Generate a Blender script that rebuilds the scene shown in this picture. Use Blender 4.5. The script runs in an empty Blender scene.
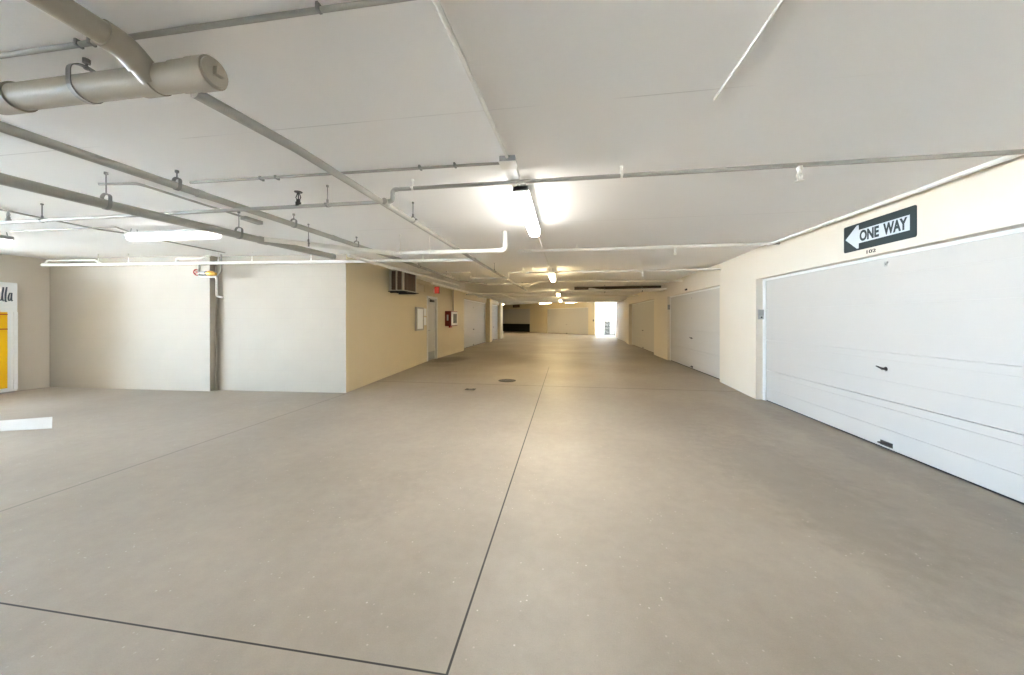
import bpy, bmesh, math, random
from mathutils import Vector, Matrix
random.seed(4)
S = bpy.context.scene
COL = S.collection
PI = math.pi

# ------------------------------------------------------------------ camera, sky, exposure
cam_d = bpy.data.cameras.new('camera')
cam_d.sensor_width = 36.0
cam_d.lens = 36.0 * 347.0 / 1024.0
cam_d.shift_y = -18.5 / 1024.0
cam_d.clip_start = 0.02
cam = bpy.data.objects.new('camera', cam_d)
COL.objects.link(cam)
cam.location = (0, 0, 1.4)
cam.rotation_euler = (PI / 2, 0, math.atan(53.0 / 347.0))
S.camera = cam

W = bpy.data.worlds.new('daylight')
S.world = W
W.use_nodes = True
wn = W.node_tree
bg = wn.nodes['Background']
bg.inputs[0].default_value = (0.52, 0.75, 1.0, 1)
bg.inputs[1].default_value = 16.0
sun_d = bpy.data.lights.new('sun', 'SUN')
sun_d.energy = 135.0; sun_d.angle = math.radians(1.0); sun_d.color = (1.0, 0.985, 0.96)
sun = bpy.data.objects.new('sun', sun_d)
COL.objects.link(sun)
sun.location = (20, -4, 30)
sun.rotation_euler = (0, math.radians(32), math.radians(8))     # high sun from the right, over the roof

S.view_settings.view_transform = 'Standard'
S.view_settings.look = 'None'
S.view_settings.gamma = 1.0
S.view_settings.use_curve_mapping = False
S.view_settings.exposure = 2.18
S.cycles.use_denoising = True
S.cycles.max_bounces = 10
S.cycles.diffuse_bounces = 8
S.cycles.sample_clamp_indirect = 8.0
LAMP = 40.0          # strength of the fluorescent lenses
LAMP_FAR = 32.0

CZ = 2.63            # underside of the ceiling slab
HZ = 3.02            # higher slab at the far end

# ------------------------------------------------------------------ materials
def new_mat(name):
    m = bpy.data.materials.new(name)
    m.use_nodes = True
    nt = m.node_tree
    return m, nt, nt.nodes['Principled BSDF']

def N(nt, kind, **kw):
    n = nt.nodes.new(kind)
    for k, v in kw.items():
        setattr(n, k, v)
    return n

def paint(name, col, rough=0.6, var=0.06, scale=6.0, bump=0.0, bump_scale=120.0, metal=0.0, spec=0.3):
    m, nt, b = new_mat(name)
    geo = N(nt, 'ShaderNodeNewGeometry')
    no = N(nt, 'ShaderNodeTexNoise')
    no.inputs['Scale'].default_value = scale
    no.inputs['Detail'].default_value = 4
    nt.links.new(geo.outputs['Position'], no.inputs['Vector'])
    ramp = N(nt, 'ShaderNodeMix', data_type='RGBA')
    lo = tuple(c * (1 - var) for c in col[:3]) + (1,)
    hi = tuple(min(1, c * (1 + var)) for c in col[:3]) + (1,)
    ramp.inputs[6].default_value = lo
    ramp.inputs[7].default_value = hi
    nt.links.new(no.outputs['Fac'], ramp.inputs[0])
    nt.links.new(ramp.outputs[2], b.inputs['Base Color'])
    b.inputs['Roughness'].default_value = rough
    b.inputs['Metallic'].default_value = metal
    b.inputs['Specular IOR Level'].default_value = spec
    if bump:
        n2 = N(nt, 'ShaderNodeTexNoise')
        n2.inputs['Scale'].default_value = bump_scale
        n2.inputs['Detail'].default_value = 5
        nt.links.new(geo.outputs['Position'], n2.inputs['Vector'])
        bp = N(nt, 'ShaderNodeBump')
        bp.inputs['Strength'].default_value = bump
        bp.inputs['Distance'].default_value = 0.01
        nt.links.new(n2.outputs['Fac'], bp.inputs['Height'])
        nt.links.new(bp.outputs[0], b.inputs['Normal'])
    return m

def emitter(name, col, strength):
    m, nt, b = new_mat(name)
    b.inputs['Base Color'].default_value = col + (1,)
    b.inputs['Emission Color'].default_value = col + (1,)
    b.inputs['Emission Strength'].default_value = strength
    return m

def block_paint(name, col):
    """painted concrete block: faint running-bond joints on upright faces"""
    m, nt, b = new_mat(name)
    geo = N(nt, 'ShaderNodeNewGeometry')
    sep = N(nt, 'ShaderNodeSeparateXYZ')
    nt.links.new(geo.outputs['Position'], sep.inputs[0])
    add = N(nt, 'ShaderNodeMath', operation='ADD')
    nt.links.new(sep.outputs[0], add.inputs[0]); nt.links.new(sep.outputs[1], add.inputs[1])
    comb = N(nt, 'ShaderNodeCombineXYZ')
    nt.links.new(add.outputs[0], comb.inputs[0]); nt.links.new(sep.outputs[2], comb.inputs[1])
    br = N(nt, 'ShaderNodeTexBrick')
    br.inputs['Scale'].default_value = 1.0
    br.inputs['Brick Width'].default_value = 0.40
    br.inputs['Row Height'].default_value = 0.20
    br.inputs['Mortar Size'].default_value = 0.006
    br.inputs['Mortar Smooth'].default_value = 0.6
    c = tuple(col)
    br.inputs['Color1'].default_value = c + (1,)
    br.inputs['Color2'].default_value = tuple(x * 0.985 for x in c) + (1,)
    br.inputs['Mortar'].default_value = tuple(x * 0.965 for x in c) + (1,)
    nt.links.new(comb.outputs[0], br.inputs['Vector'])
    no = N(nt, 'ShaderNodeTexNoise'); no.inputs['Scale'].default_value = 1.7; no.inputs['Detail'].default_value = 6
    nt.links.new(geo.outputs['Position'], no.inputs['Vector'])
    mr = N(nt, 'ShaderNodeMapRange'); mr.inputs['To Min'].default_value = 0.93; mr.inputs['To Max'].default_value = 1.05
    nt.links.new(no.outputs['Fac'], mr.inputs[0])
    mul = N(nt, 'ShaderNodeMix', data_type='RGBA', blend_type='MULTIPLY'); mul.inputs[0].default_value = 1
    nt.links.new(br.outputs['Color'], mul.inputs[6]); nt.links.new(mr.outputs[0], mul.inputs[7])
    nt.links.new(mul.outputs[2], b.inputs['Base Color'])
    bp = N(nt, 'ShaderNodeBump'); bp.invert = True
    bp.inputs['Strength'].default_value = 0.25; bp.inputs['Distance'].default_value = 0.004
    nt.links.new(br.outputs['Fac'], bp.inputs['Height'])
    nt.links.new(bp.outputs[0], b.inputs['Normal'])
    b.inputs['Roughness'].default_value = 0.55
    b.inputs['Specular IOR Level'].default_value = 0.3
    return m

def concrete_floor(name):
    m, nt, b = new_mat(name)
    L = nt.links.new
    geo = N(nt, 'ShaderNodeNewGeometry')
    sep = N(nt, 'ShaderNodeSeparateXYZ'); L(geo.outputs['Position'], sep.inputs[0])
    def math_(op, a, c=None, clamp=False):
        n = N(nt, 'ShaderNodeMath', operation=op); n.use_clamp = clamp
        for i, v in enumerate((a, c)):
            if v is None: continue
            if isinstance(v, (int, float)): n.inputs[i].default_value = v
            else: L(v, n.inputs[i])
        return n.outputs[0]
    def noise(scale, detail=5, rough=0.55, vec=None, dist=0.0):
        n = N(nt, 'ShaderNodeTexNoise'); n.inputs['Scale'].default_value = scale
        n.inputs['Detail'].default_value = detail; n.inputs['Roughness'].default_value = rough
        n.inputs['Distortion'].default_value = dist
        L(vec or geo.outputs['Position'], n.inputs['Vector']); return n.outputs['Fac']
    def rng(v, a, c, d, e):
        n = N(nt, 'ShaderNodeMapRange'); n.inputs[1].default_value = a; n.inputs[2].default_value = c
        n.inputs[3].default_value = d; n.inputs[4].default_value = e; L(v, n.inputs[0]); return n.outputs[0]
    # broad cloudiness, stretched along the drive direction
    mp = N(nt, 'ShaderNodeMapping'); mp.inputs['Scale'].default_value = (1.0, 0.42, 1.0)
    L(geo.outputs['Position'], mp.inputs[0])
    cloud = noise(0.75, 6, 0.6, mp.outputs[0], 0.4)
    fine = noise(9.0, 7, 0.65)
    grit = noise(160.0, 3, 0.6)
    f = math_('ADD', rng(cloud, 0.3, 0.7, -0.115, 0.10), rng(fine, 0.3, 0.7, -0.06, 0.06))
    f = math_('ADD', f, rng(grit, 0.3, 0.7, -0.05, 0.05))
    f = math_('ADD', f, 1.0)
    # pale aggregate specks
    vo = N(nt, 'ShaderNodeTexVoronoi'); vo.inputs['Scale'].default_value = 26.0
    L(geo.outputs['Position'], vo.inputs['Vector'])
    speck = rng(vo.outputs['Distance'], 0.08, 0.15, 1.0, 0.0)
    gate = rng(noise(7.0, 4), 0.50, 0.62, 0.0, 1.0)
    speck = math_('MULTIPLY', speck, gate, True)
    # grey tyre-worn patches
    def blob(cx, cy, rx, ry, amt, wob=0.35, r0=0.55, r1=1.15):
        dx = math_('DIVIDE', math_('SUBTRACT', sep.outputs[0], cx), rx)
        dy = math_('DIVIDE', math_('SUBTRACT', sep.outputs[1], cy), ry)
        r = math_('SQRT', math_('ADD', math_('POWER', dx, 2.0), math_('POWER', dy, 2.0)))
        r = math_('ADD', r, rng(fine, 0.25, 0.75, -wob, wob))
        r = math_('ADD', r, rng(cloud, 0.3, 0.7, -0.2, 0.2))
        return rng(r, r0, r1, amt, 0.0)
    dark = blob(-3.95, 11.55, 0.62, 0.95, 0.62)
    for args in ((-3.75, 10.1, 0.45, 0.45, 0.26), (1.95, 3.3, 0.45, 1.5, 0.13), (2.35, 5.4, 0.35, 1.2, 0.10),
                 (3.05, 4.2, 0.22, 2.8, 0.12), (-1.45, 2.6, 0.3, 0.5, 0.08), (0.1, 14.5, 1.6, 0.7, 0.14), (1.8, 10.2, 1.0, 1.0, 0.10)):
        dark = math_('MAXIMUM', dark, blob(*args))
    f = math_('MULTIPLY', f, math_('SUBTRACT', 1.0, dark))
    # sawn joints
    def joint(axis, c, w, lo=None, hi=None, other=None):
        d = math_('ABSOLUTE', math_('SUBTRACT', sep.outputs[axis], c))
        j = rng(d, w * 0.6, w, 1.0, 0.0)
        if lo is not None:
            j = math_('MULTIPLY', j, math_('GREATER_THAN', sep.outputs[other], lo))
        if hi is not None:
            j = math_('MULTIPLY', j, math_('LESS_THAN', sep.outputs[other], hi))
        return j
    j1 = joint(0, -0.46, 0.0068, None, 10.2, 1)
    j2 = math_('MULTIPLY', joint(0, -4.06, 0.012, None, 6.0, 1), 0.45)
    j3 = joint(1, 1.31, 0.0052, None, -0.46, 0)
    j4 = math_('MULTIPLY', joint(1, 7.27, 0.022, -4.2, None, 0), 0.55)
    j5 = math_('MULTIPLY', joint(1, 13.3, 0.03), 0.35)
    js = math_('MAXIMUM', math_('MAXIMUM', j1, j2), math_('MAXIMUM', j3, math_('MAXIMUM', j4, j5)))
    base = N(nt, 'ShaderNodeMix', data_type='RGBA', blend_type='MULTIPLY'); base.inputs[0].default_value = 1
    tint = N(nt, 'ShaderNodeMix', data_type='RGBA')
    tint.inputs[6].default_value = FLOOR_A + (1,); tint.inputs[7].default_value = FLOOR_B + (1,)
    L(rng(noise(0.5, 3), 0.35, 0.65, 0, 1), tint.inputs[0])
    L(tint.outputs[2], base.inputs[6]); L(f, base.inputs[7])
    sp = N(nt, 'ShaderNodeMix', data_type='RGBA'); sp.inputs[7].default_value = (0.66, 0.61, 0.53, 1)
    L(math_('MULTIPLY', speck, 0.55), sp.inputs[0]); L(base.outputs[2], sp.inputs[6])
    jm = N(nt, 'ShaderNodeMix', data_type='RGBA'); jm.inputs[7].default_value = (0.012, 0.010, 0.009, 1)
    L(js, jm.inputs[0]); L(sp.outputs[2], jm.inputs[6])
    L(jm.outputs[2], b.inputs['Base Color'])
    L(rng(cloud, 0.3, 0.7, 0.44, 0.56), b.inputs['Roughness'])
    b.inputs['Specular IOR Level'].default_value = 0.5
    bp = N(nt, 'ShaderNodeBump'); bp.inputs['Strength'].default_value = 0.25; bp.inputs['Distance'].default_value = 0.004
    L(math_('ADD', grit, math_('MULTIPLY', fine, 0.6)), bp.inputs['Height'])
    L(bp.outputs[0], b.inputs['Normal'])
    return m

def ceiling_mat(name, col):
    m, nt, b = new_mat(name)
    L = nt.links.new
    geo = N(nt, 'ShaderNodeNewGeometry')
    sep = N(nt, 'ShaderNodeSeparateXYZ'); L(geo.outputs['Position'], sep.inputs[0])
    no = N(nt, 'ShaderNodeTexNoise'); no.inputs['Scale'].default_value = 0.8; no.inputs['Detail'].default_value = 5
    L(geo.outputs['Position'], no.inputs['Vector'])
    mx = N(nt, 'ShaderNodeMix', data_type='RGBA')
    mx.inputs[6].default_value = tuple(c * 0.96 for c in col) + (1,); mx.inputs[7].default_value = tuple(col) + (1,)
    L(no.outputs['Fac'], mx.inputs[0])
    # hairline form-board seams, broken up
    last = None
    for c in (2.0, 4.45, 6.9, 9.35):
        s = N(nt, 'ShaderNodeMath', operation='SUBTRACT'); L(sep.outputs[1], s.inputs[0]); s.inputs[1].default_value = c
        a = N(nt, 'ShaderNodeMath', operation='ABSOLUTE'); L(s.outputs[0], a.inputs[0])
        l = N(nt, 'ShaderNodeMapRange'); l.inputs[1].default_value = 0.002; l.inputs[2].default_value = 0.006
        l.inputs[3].default_value = 1; l.inputs[4].default_value = 0; L(a.outputs[0], l.inputs[0])
        if last is None: last = l.outputs[0]
        else:
            q = N(nt, 'ShaderNodeMath', operation='MAXIMUM'); L(last, q.inputs[0]); L(l.outputs[0], q.inputs[1]); last = q.outputs[0]
    n2 = N(nt, 'ShaderNodeTexNoise'); n2.inputs['Scale'].default_value = 0.9
    L(geo.outputs['Position'], n2.inputs['Vector'])
    g = N(nt, 'ShaderNodeMapRange'); g.inputs[1].default_value = 0.46; g.inputs[2].default_value = 0.56; g.inputs[3].default_value = 0; g.inputs[4].default_value = 0.3
    L(n2.outputs['Fac'], g.inputs[0])
    q = N(nt, 'ShaderNodeMath', operation='MULTIPLY'); L(last, q.inputs[0]); L(g.outputs[0], q.inputs[1])
    m2 = N(nt, 'ShaderNodeMix', data_type='RGBA'); m2.inputs[7].default_value = (0.35, 0.33, 0.3, 1)
    L(q.outputs[0], m2.inputs[0]); L(mx.outputs[2], m2.inputs[6])
    L(m2.outputs[2], b.inputs['Base Color'])
    b.inputs['Roughness'].default_value = 0.85
    b.inputs['Specular IOR Level'].default_value = 0.1
    n3 = N(nt, 'ShaderNodeTexNoise'); n3.inputs['Scale'].default_value = 45; n3.inputs['Detail'].default_value = 4
    L(geo.outputs['Position'], n3.inputs['Vector'])
    bp = N(nt, 'ShaderNodeBump'); bp.inputs['Strength'].default_value = 0.12; bp.inputs['Distance'].default_value = 0.006
    L(n3.outputs['Fac'], bp.inputs['Height']); L(bp.outputs[0], b.inputs['Normal'])
    return m

FLOOR_A = (0.268, 0.232, 0.190)
FLOOR_B = (0.326, 0.288, 0.244)
CREAM = (0.64, 0.58, 0.495)
BLOCK = (0.40, 0.36, 0.30)
M = {
    'floor': concrete_floor('sealed_concrete'),
    'pavement': paint('pale_pavement', (0.62, 0.60, 0.56), 0.8, 0.08, 2.0, 0.2, 60),
    'ceiling': ceiling_mat('ceiling_paint', (0.94, 0.925, 0.905)),
    'cream': paint('cream_wall_paint', CREAM, 0.6, 0.03, 1.5, 0.12, 90),
    'block': block_paint('cream_block_paint', BLOCK),
    'tan': paint('tan_wall_paint', (0.60, 0.515, 0.35), 0.6, 0.03, 1.5, 0.12, 90),
    'white_door': paint('white_door_paint', (0.455, 0.435, 0.41), 0.42, 0.02, 3.0, 0.05, 200),
    'white_trim': paint('white_trim_paint', (0.68, 0.675, 0.66), 0.45, 0.02),
    'pipe': paint('pipe_paint', (0.37, 0.355, 0.325), 0.42, 0.05, 8.0),
    'pipe_white': paint('white_pipe_paint', (0.84, 0.82, 0.77), 0.42, 0.03, 8.0),
    'pvc': paint('painted_pvc', (0.34, 0.305, 0.25), 0.38, 0.05, 5.0),
    'hanger': paint('hanger_steel', (0.25, 0.245, 0.235), 0.45, 0.08, 20, metal=0.3),
    'brass': paint('brass', (0.72, 0.42, 0.08), 0.35, 0.1, 20, metal=0.6),
    'dark': paint('dark_metal', (0.035, 0.033, 0.032), 0.5, 0.15, 20),
    'dark_brown': paint('dark_brown_pipe', (0.10, 0.082, 0.06), 0.7, 0.15, 12),
    'black': paint('black_rubber_and_bay_shade', (0.012, 0.012, 0.012), 0.7, 0.15, 20),
    'grey': paint('grey_metal', (0.36, 0.355, 0.34), 0.42, 0.06, 12, metal=0.25),
    'steel': paint('brushed_steel', (0.30, 0.30, 0.30), 0.35, 0.08, 30, metal=0.7),
    'red': paint('red_enamel', (0.42, 0.028, 0.022), 0.35, 0.06, 10),
    'maroon': paint('maroon_enamel', (0.17, 0.022, 0.016), 0.4, 0.08, 10),
    'glass': paint('dull_glass', (0.09, 0.10, 0.11), 0.12, 0.05, 5, spec=0.6),
    'paper': paint('white_paper', (0.86, 0.88, 0.92), 0.6, 0.02, 20),
    'sign_dark': paint('dark_slate_sign_paint', (0.022, 0.036, 0.042), 0.4, 0.06, 10),
    'sign_white': paint('white_sign_sheeting', (0.56, 0.60, 0.63), 0.4, 0.02, 10),
    'yellow': paint('yellow_enamel', (0.86, 0.52, 0.01), 0.4, 0.04, 4),
    'kiosk': paint('white_laminate', (0.86, 0.87, 0.88), 0.35, 0.02, 4),
    'ink': paint('dark_blue_ink', (0.07, 0.09, 0.12), 0.5, 0.1, 10),
    'line_red': paint('rust_red_line', (0.45, 0.10, 0.03), 0.5, 0.1, 10),
    'floor_white': paint('white_floor_patch', (0.58, 0.58, 0.58), 0.55, 0.06, 30),
    'iron': paint('cast_iron', (0.05, 0.042, 0.036), 0.55, 0.2, 30, 0.3, 60),
    'ac_body': paint('beige_plastic', (0.60, 0.55, 0.45), 0.45, 0.05, 10),
    'ac_fin': paint('brown_fins', (0.18, 0.12, 0.09), 0.5, 0.12, 25),
    'ext': paint('outdoor_white_wall', (0.62, 0.60, 0.56), 0.7, 0.03, 2),
    'lens': emitter('fluorescent_lens', (1.0, 0.965, 0.90), LAMP),
    'lens_far': emitter('warm_fluorescent_lens', (1.0, 0.80, 0.44), LAMP_FAR),
    'lens_left': emitter('cool_fluorescent_lens', (1.0, 0.98, 0.95), 5.0),
    'exit_red': emitter('lit_red_sign', (0.62, 0.07, 0.05), 0.10),
}

SIDE = {}
for key, cc, st in (('lens', (1.0, 0.965, 0.90), LAMP * 0.22), ('lens_far', (1.0, 0.80, 0.44), LAMP_FAR * 0.3), ('lens_left', (1.0, 0.98, 0.95), 1.2)):
    SIDE[M[key].name] = emitter(M[key].name + '_side', cc, st)

# ------------------------------------------------------------------ object helpers
LOC = {}
def world_loc(o):
    return LOC.get(o.name, Vector((0, 0, 0)))

def obj(name, bm, mat, parent=None, origin=None, smooth=False):
    """link a bmesh given in world coordinates as ONE mesh object (origin moved to its own or its parent's base)"""
    bmesh.ops.recalc_face_normals(bm, faces=bm.faces[:])
    o_w = Vector(origin) if origin is not None else (world_loc(parent) if parent else Vector((0, 0, 0)))
    bmesh.ops.translate(bm, verts=bm.verts[:], vec=-o_w)
    me = bpy.data.meshes.new(name)
    bm.to_mesh(me); bm.free()
    if any(p.use_smooth for p in me.polygons):
        me.set_sharp_from_angle(angle=math.radians(32))
    for mm in (mat if isinstance(mat, (list, tuple)) else [mat]):
        me.materials.append(mm)
    o = bpy.data.objects.new(name, me)
    COL.objects.link(o)
    if parent:
        o.parent = parent
        o.location = o_w - world_loc(parent)
    else:
        o.location = o_w
    LOC[o.name] = o_w
    return o

def tag(o, label, cat, group=None):
    o['label'] = label; o['category'] = cat
    if group: o['group'] = group
    return o

def thing(name, label, cat, loc, group=None):
    o = bpy.data.objects.new(name, None)
    o.empty_display_size = 0.1
    COL.objects.link(o); o.location = loc; LOC[o.name] = Vector(loc)
    return tag(o, label, cat, group)

def struct_empty(name, loc):
    o = bpy.data.objects.new(name, None)
    o.empty_display_size = 0.1
    COL.objects.link(o); o.location = loc; LOC[o.name] = Vector(loc)
    o['kind'] = 'structure'
    return o

def struct(name, bm, mat):
    o = obj(name, bm, mat); o['kind'] = 'structure'; return o

def NB(): return bmesh.new()

def box(bm, x0, x1, y0, y1, z0, z1, bev=0.0, mi=0):
    t = bmesh.new()
    bmesh.ops.create_cube(t, size=1.0)
    for v in t.verts:
        v.co = Vector(((x0 + x1) / 2 + v.co.x * (x1 - x0), (y0 + y1) / 2 + v.co.y * (y1 - y0), (z0 + z1) / 2 + v.co.z * (z1 - z0)))
    if bev:
        bmesh.ops.bevel(t, geom=t.edges[:], offset=bev, segments=2, affect='EDGES', profile=0.5)
    merge(bm, t, mi); return bm

def merge(bm, t, mi=0, mat=None):
    mp = {}
    for v in t.verts: mp[v] = bm.verts.new(mat @ v.co if mat else v.co)
    for f in t.faces:
        try:
            nf = bm.faces.new([mp[v] for v in f.verts]); nf.material_index = mi; nf.smooth = f.smooth
        except ValueError: pass
    t.free()

def prism(bm, poly, z0, z1, mi=0):
    """upright prism on a ground polygon"""
    a = [bm.verts.new((x, y, z0)) for x, y in poly]
    b = [bm.verts.new((x, y, z1)) for x, y in poly]
    n = len(poly)
    fs = [bm.faces.new(a[::-1]), bm.faces.new(b)]
    for i in range(n):
        fs.append(bm.faces.new((a[i], a[(i + 1) % n], b[(i + 1) % n], b[i])))
    for f in fs: f.material_index = mi
    return bm

def plate(bm, pts, n, thick, mi=0):
    """flat outline (3-D points) given a thickness along n"""
    n = Vector(n).normalized() * thick
    a = [bm.verts.new(Vector(p)) for p in pts]
    b = [bm.verts.new(Vector(p) + n) for p in pts]
    k = len(pts)
    fs = [bm.faces.new(a), bm.faces.new(b[::-1])]
    for i in range(k): fs.append(bm.faces.new((a[i], b[i], b[(i + 1) % k], a[(i + 1) % k])))
    for f in fs: f.material_index = mi
    return bm

def fillet(pts, R, n=6):
    pts = [Vector(p) for p in pts]
    out = [pts[0]]; arcs = []
    for i in range(1, len(pts) - 1):
        p, a, b = pts[i], pts[i - 1], pts[i + 1]
        u = (a - p); v = (b - p)
        ang = u.angle(v)
        if ang > PI - 0.02: out.append(p); continue
        d = min(R / math.tan(ang / 2), u.length * 0.48, v.length * 0.48)
        u.normalize(); v.normalize()
        s, e = p + u * d, p + v * d
        arc = []
        for k in range(n + 1):
            t = k / n
            arc.append((1 - t) ** 2 * s + 2 * t * (1 - t) * p + t ** 2 * e)
        out += arc; arcs.append((arc, -u, v, d))
    out.append(pts[-1])
    return out, arcs

def tube(bm, pts, r, seg=14, cap=True, mi=0):
    pts = [Vector(p) for p in pts]
    rr = r if isinstance(r, (list, tuple)) else [r] * len(pts)
    rings = []; ref = None
    for i, p in enumerate(pts):
        if i == 0: t = pts[1] - p
        elif i == len(pts) - 1: t = p - pts[i - 1]
        else: t = (pts[i + 1] - p).normalized() + (p - pts[i - 1]).normalized()
        t.normalize()
        if ref is None:
            ref = Vector((0, 0, 1)) if abs(t.z) < 0.9 else Vector((1, 0, 0))
        x = (ref - t * ref.dot(t)).normalized(); ref = x
        y = t.cross(x)
        rings.append([bm.verts.new(p + (x * math.cos(2 * PI * k / seg) + y * math.sin(2 * PI * k / seg)) * rr[i]) for k in range(seg)])
    for a, b in zip(rings, rings[1:]):
        for k in range(seg):
            f = bm.faces.new((a[k], a[(k + 1) % seg], b[(k + 1) % seg], b[k])); f.smooth = True; f.material_index = mi
    if cap:
        f = bm.faces.new(rings[0][::-1]); f.material_index = mi
        f = bm.faces.new(rings[-1]); f.material_index = mi
    return bm

def lathe(bm, base, axis, prof, seg=20, mi=0):
    """prof: (distance along axis, radius)"""
    axis = Vector(axis).normalized(); base = Vector(base)
    tmp = [base + axis * d for d, r in prof]
    ref = Vector((0, 0, 1)) if abs(axis.z) < 0.9 else Vector((1, 0, 0))
    x = (ref - axis * ref.dot(axis)).normalized(); y = axis.cross(x)
    rings = []
    for p, (d, r) in zip(tmp, prof):
        rings.append([bm.verts.new(p + (x * math.cos(2 * PI * k / seg) + y * math.sin(2 * PI * k / seg)) * max(r, 1e-4)) for k in range(seg)])
    for a, b in zip(rings, rings[1:]):
        for k in range(seg):
            f = bm.faces.new((a[k], a[(k + 1) % seg], b[(k + 1) % seg], b[k])); f.material_index = mi; f.smooth = True
    f = bm.faces.new(rings[0][::-1]); f.material_index = mi
    f = bm.faces.new(rings[-1]); f.material_index = mi
    return bm

def strap(bm, c, axis, path, w, th, closed=False):
    """flat strap following a path of (side, up) offsets in the plane across the pipe axis"""
    axis = Vector(axis).normalized(); c = Vector(c)
    side = axis.cross(Vector((0, 0, 1))).normalized(); up = Vector((0, 0, 1))
    P = [Vector((a, b, 0)) for a, b in path]
    n = len(P)
    rings = []
    for i, p in enumerate(P):
        if closed: t = P[(i + 1) % n] - P[i - 1]
        else: t = P[min(i + 1, n - 1)] - P[max(i - 1, 0)]
        t.normalize(); nn = Vector((-t.y, t.x, 0))
        ring = []
        for s, h in ((-1, -1), (1, -1), (1, 1), (-1, 1)):
            q = p + nn * (h * th / 2)
            ring.append(bm.verts.new(c + side * q.x + up * q.y + axis * (s * w / 2)))
        rings.append(ring)
    m = n if closed else n - 1
    for i in range(m):
        a, b = rings[i], rings[(i + 1) % n]
        for k in range(4):
            bm.faces.new((a[k], a[(k + 1) % 4], b[(k + 1) % 4], b[k]))
    if not closed:
        bm.faces.new(rings[0][::-1]); bm.faces.new(rings[-1])
    return bm

def text_mesh(s, size, offset=0.0):
    cu = bpy.data.curves.new('lettering', 'FONT')
    cu.body = s; cu.size = size; cu.offset = offset
    cu.extrude = 0.0
    t = bpy.data.objects.new('lettering', cu)
    COL.objects.link(t)
    bpy.context.view_layer.update()
    dg = bpy.context.evaluated_depsgraph_get()
    me = bpy.data.meshes.new_from_object(t.evaluated_get(dg))
    bm = bmesh.new(); bm.from_mesh(me)
    bpy.data.objects.remove(t); bpy.data.curves.remove(cu); bpy.data.meshes.remove(me)
    return bm

def lettering(s, O, U, V, width, height, offset=0.0, thick=0.002):
    """text fitted into a rectangle at O spanned by unit directions U, V (normal U x V)"""
    t = text_mesh(s, 1.0, offset)
    xs = [v.co.x for v in t.verts]; ys = [v.co.y for v in t.verts]
    x0, x1, y0, y1 = min(xs), max(xs), min(ys), max(ys)
    O, U, V = Vector(O), Vector(U).normalized(), Vector(V).normalized(); n = U.cross(V)
    ext = bmesh.ops.extrude_face_region(t, geom=t.faces[:])
    vs = [g for g in ext['geom'] if isinstance(g, bmesh.types.BMVert)]
    top = set(vs)
    for v in t.verts:
        h = thick if v in top else 0.0
        v.co = O + U * ((v.co.x - x0) / (x1 - x0) * width) + V * ((v.co.y - y0) / (y1 - y0) * height) + n * h
    return t

# ------------------------------------------------------------------ pipes
def clevis_hanger(parent, c, axis, r, ceil=CZ, rise=1.0):
    """tear-drop strap round the pipe, arched above it, hung on a threaded rod"""
    q = r + 0.003
    top = q * (1.15 + 0.95 * rise)
    path = [(q * math.cos(a), q * math.sin(a)) for a in [PI + PI * k / 12 for k in range(13)]]
    h = top - q * 0.8
    path += [(q, h * 0.5)]
    path += [(q * math.cos(a), h + q * 0.8 * math.sin(a)) for a in [PI * k / 10 for k in range(11)]]
    path += [(-q, h * 0.5)]
    st = obj('pipe_hanger', strap(NB(), c, axis, path, 0.026, 0.004, True), M['hanger'], parent)
    b = NB(); c = Vector(c)
    tube(b, [c + Vector((0, 0, top - 0.012)), Vector((c.x, c.y, ceil))], 0.005, 8)
    tube(b, [c + Vector((0, 0, top - 0.01)), c + Vector((0, 0, top + 0.004))], 0.010, 6)
    tube(b, [Vector((c.x, c.y, ceil - 0.02)), Vector((c.x, c.y, ceil))], 0.014, 8)
    obj('hanger_rod', b, M['hanger'], st)
    return st

def ring_hanger(parent, c, axis, r, ceil=CZ, mat='hanger'):
    """split ring clamp with a rod"""
    q = r + 0.003
    b = strap(NB(), c, axis, [(q * math.cos(2 * PI * k / 16), q * math.sin(2 * PI * k / 16)) for k in range(16)], 0.018, 0.005, True)
    c = Vector(c); ax = Vector(axis).normalized(); sd = ax.cross(Vector((0, 0, 1)))
    for s in (-1, 1):
        p = c + sd * (s * (q + 0.008)); box(b, p.x - 0.009, p.x + 0.009, p.y - 0.009, p.y + 0.009, c.z - 0.008, c.z + 0.008)
    tube(b, [c + Vector((0, 0, q)), c + Vector((0, 0, q + 0.03))], 0.010, 8)
    st = obj('pipe_hanger', b, M[mat], parent)
    t = NB(); tube(t, [c + Vector((0, 0, q + 0.02)), Vector((c.x, c.y, ceil))], 0.0045, 8)
    tube(t, [Vector((c.x, c.y, ceil - 0.015)), Vector((c.x, c.y, ceil))], 0.012, 8)
    obj('hanger_rod', t, M[mat], st)
    return st

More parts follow.
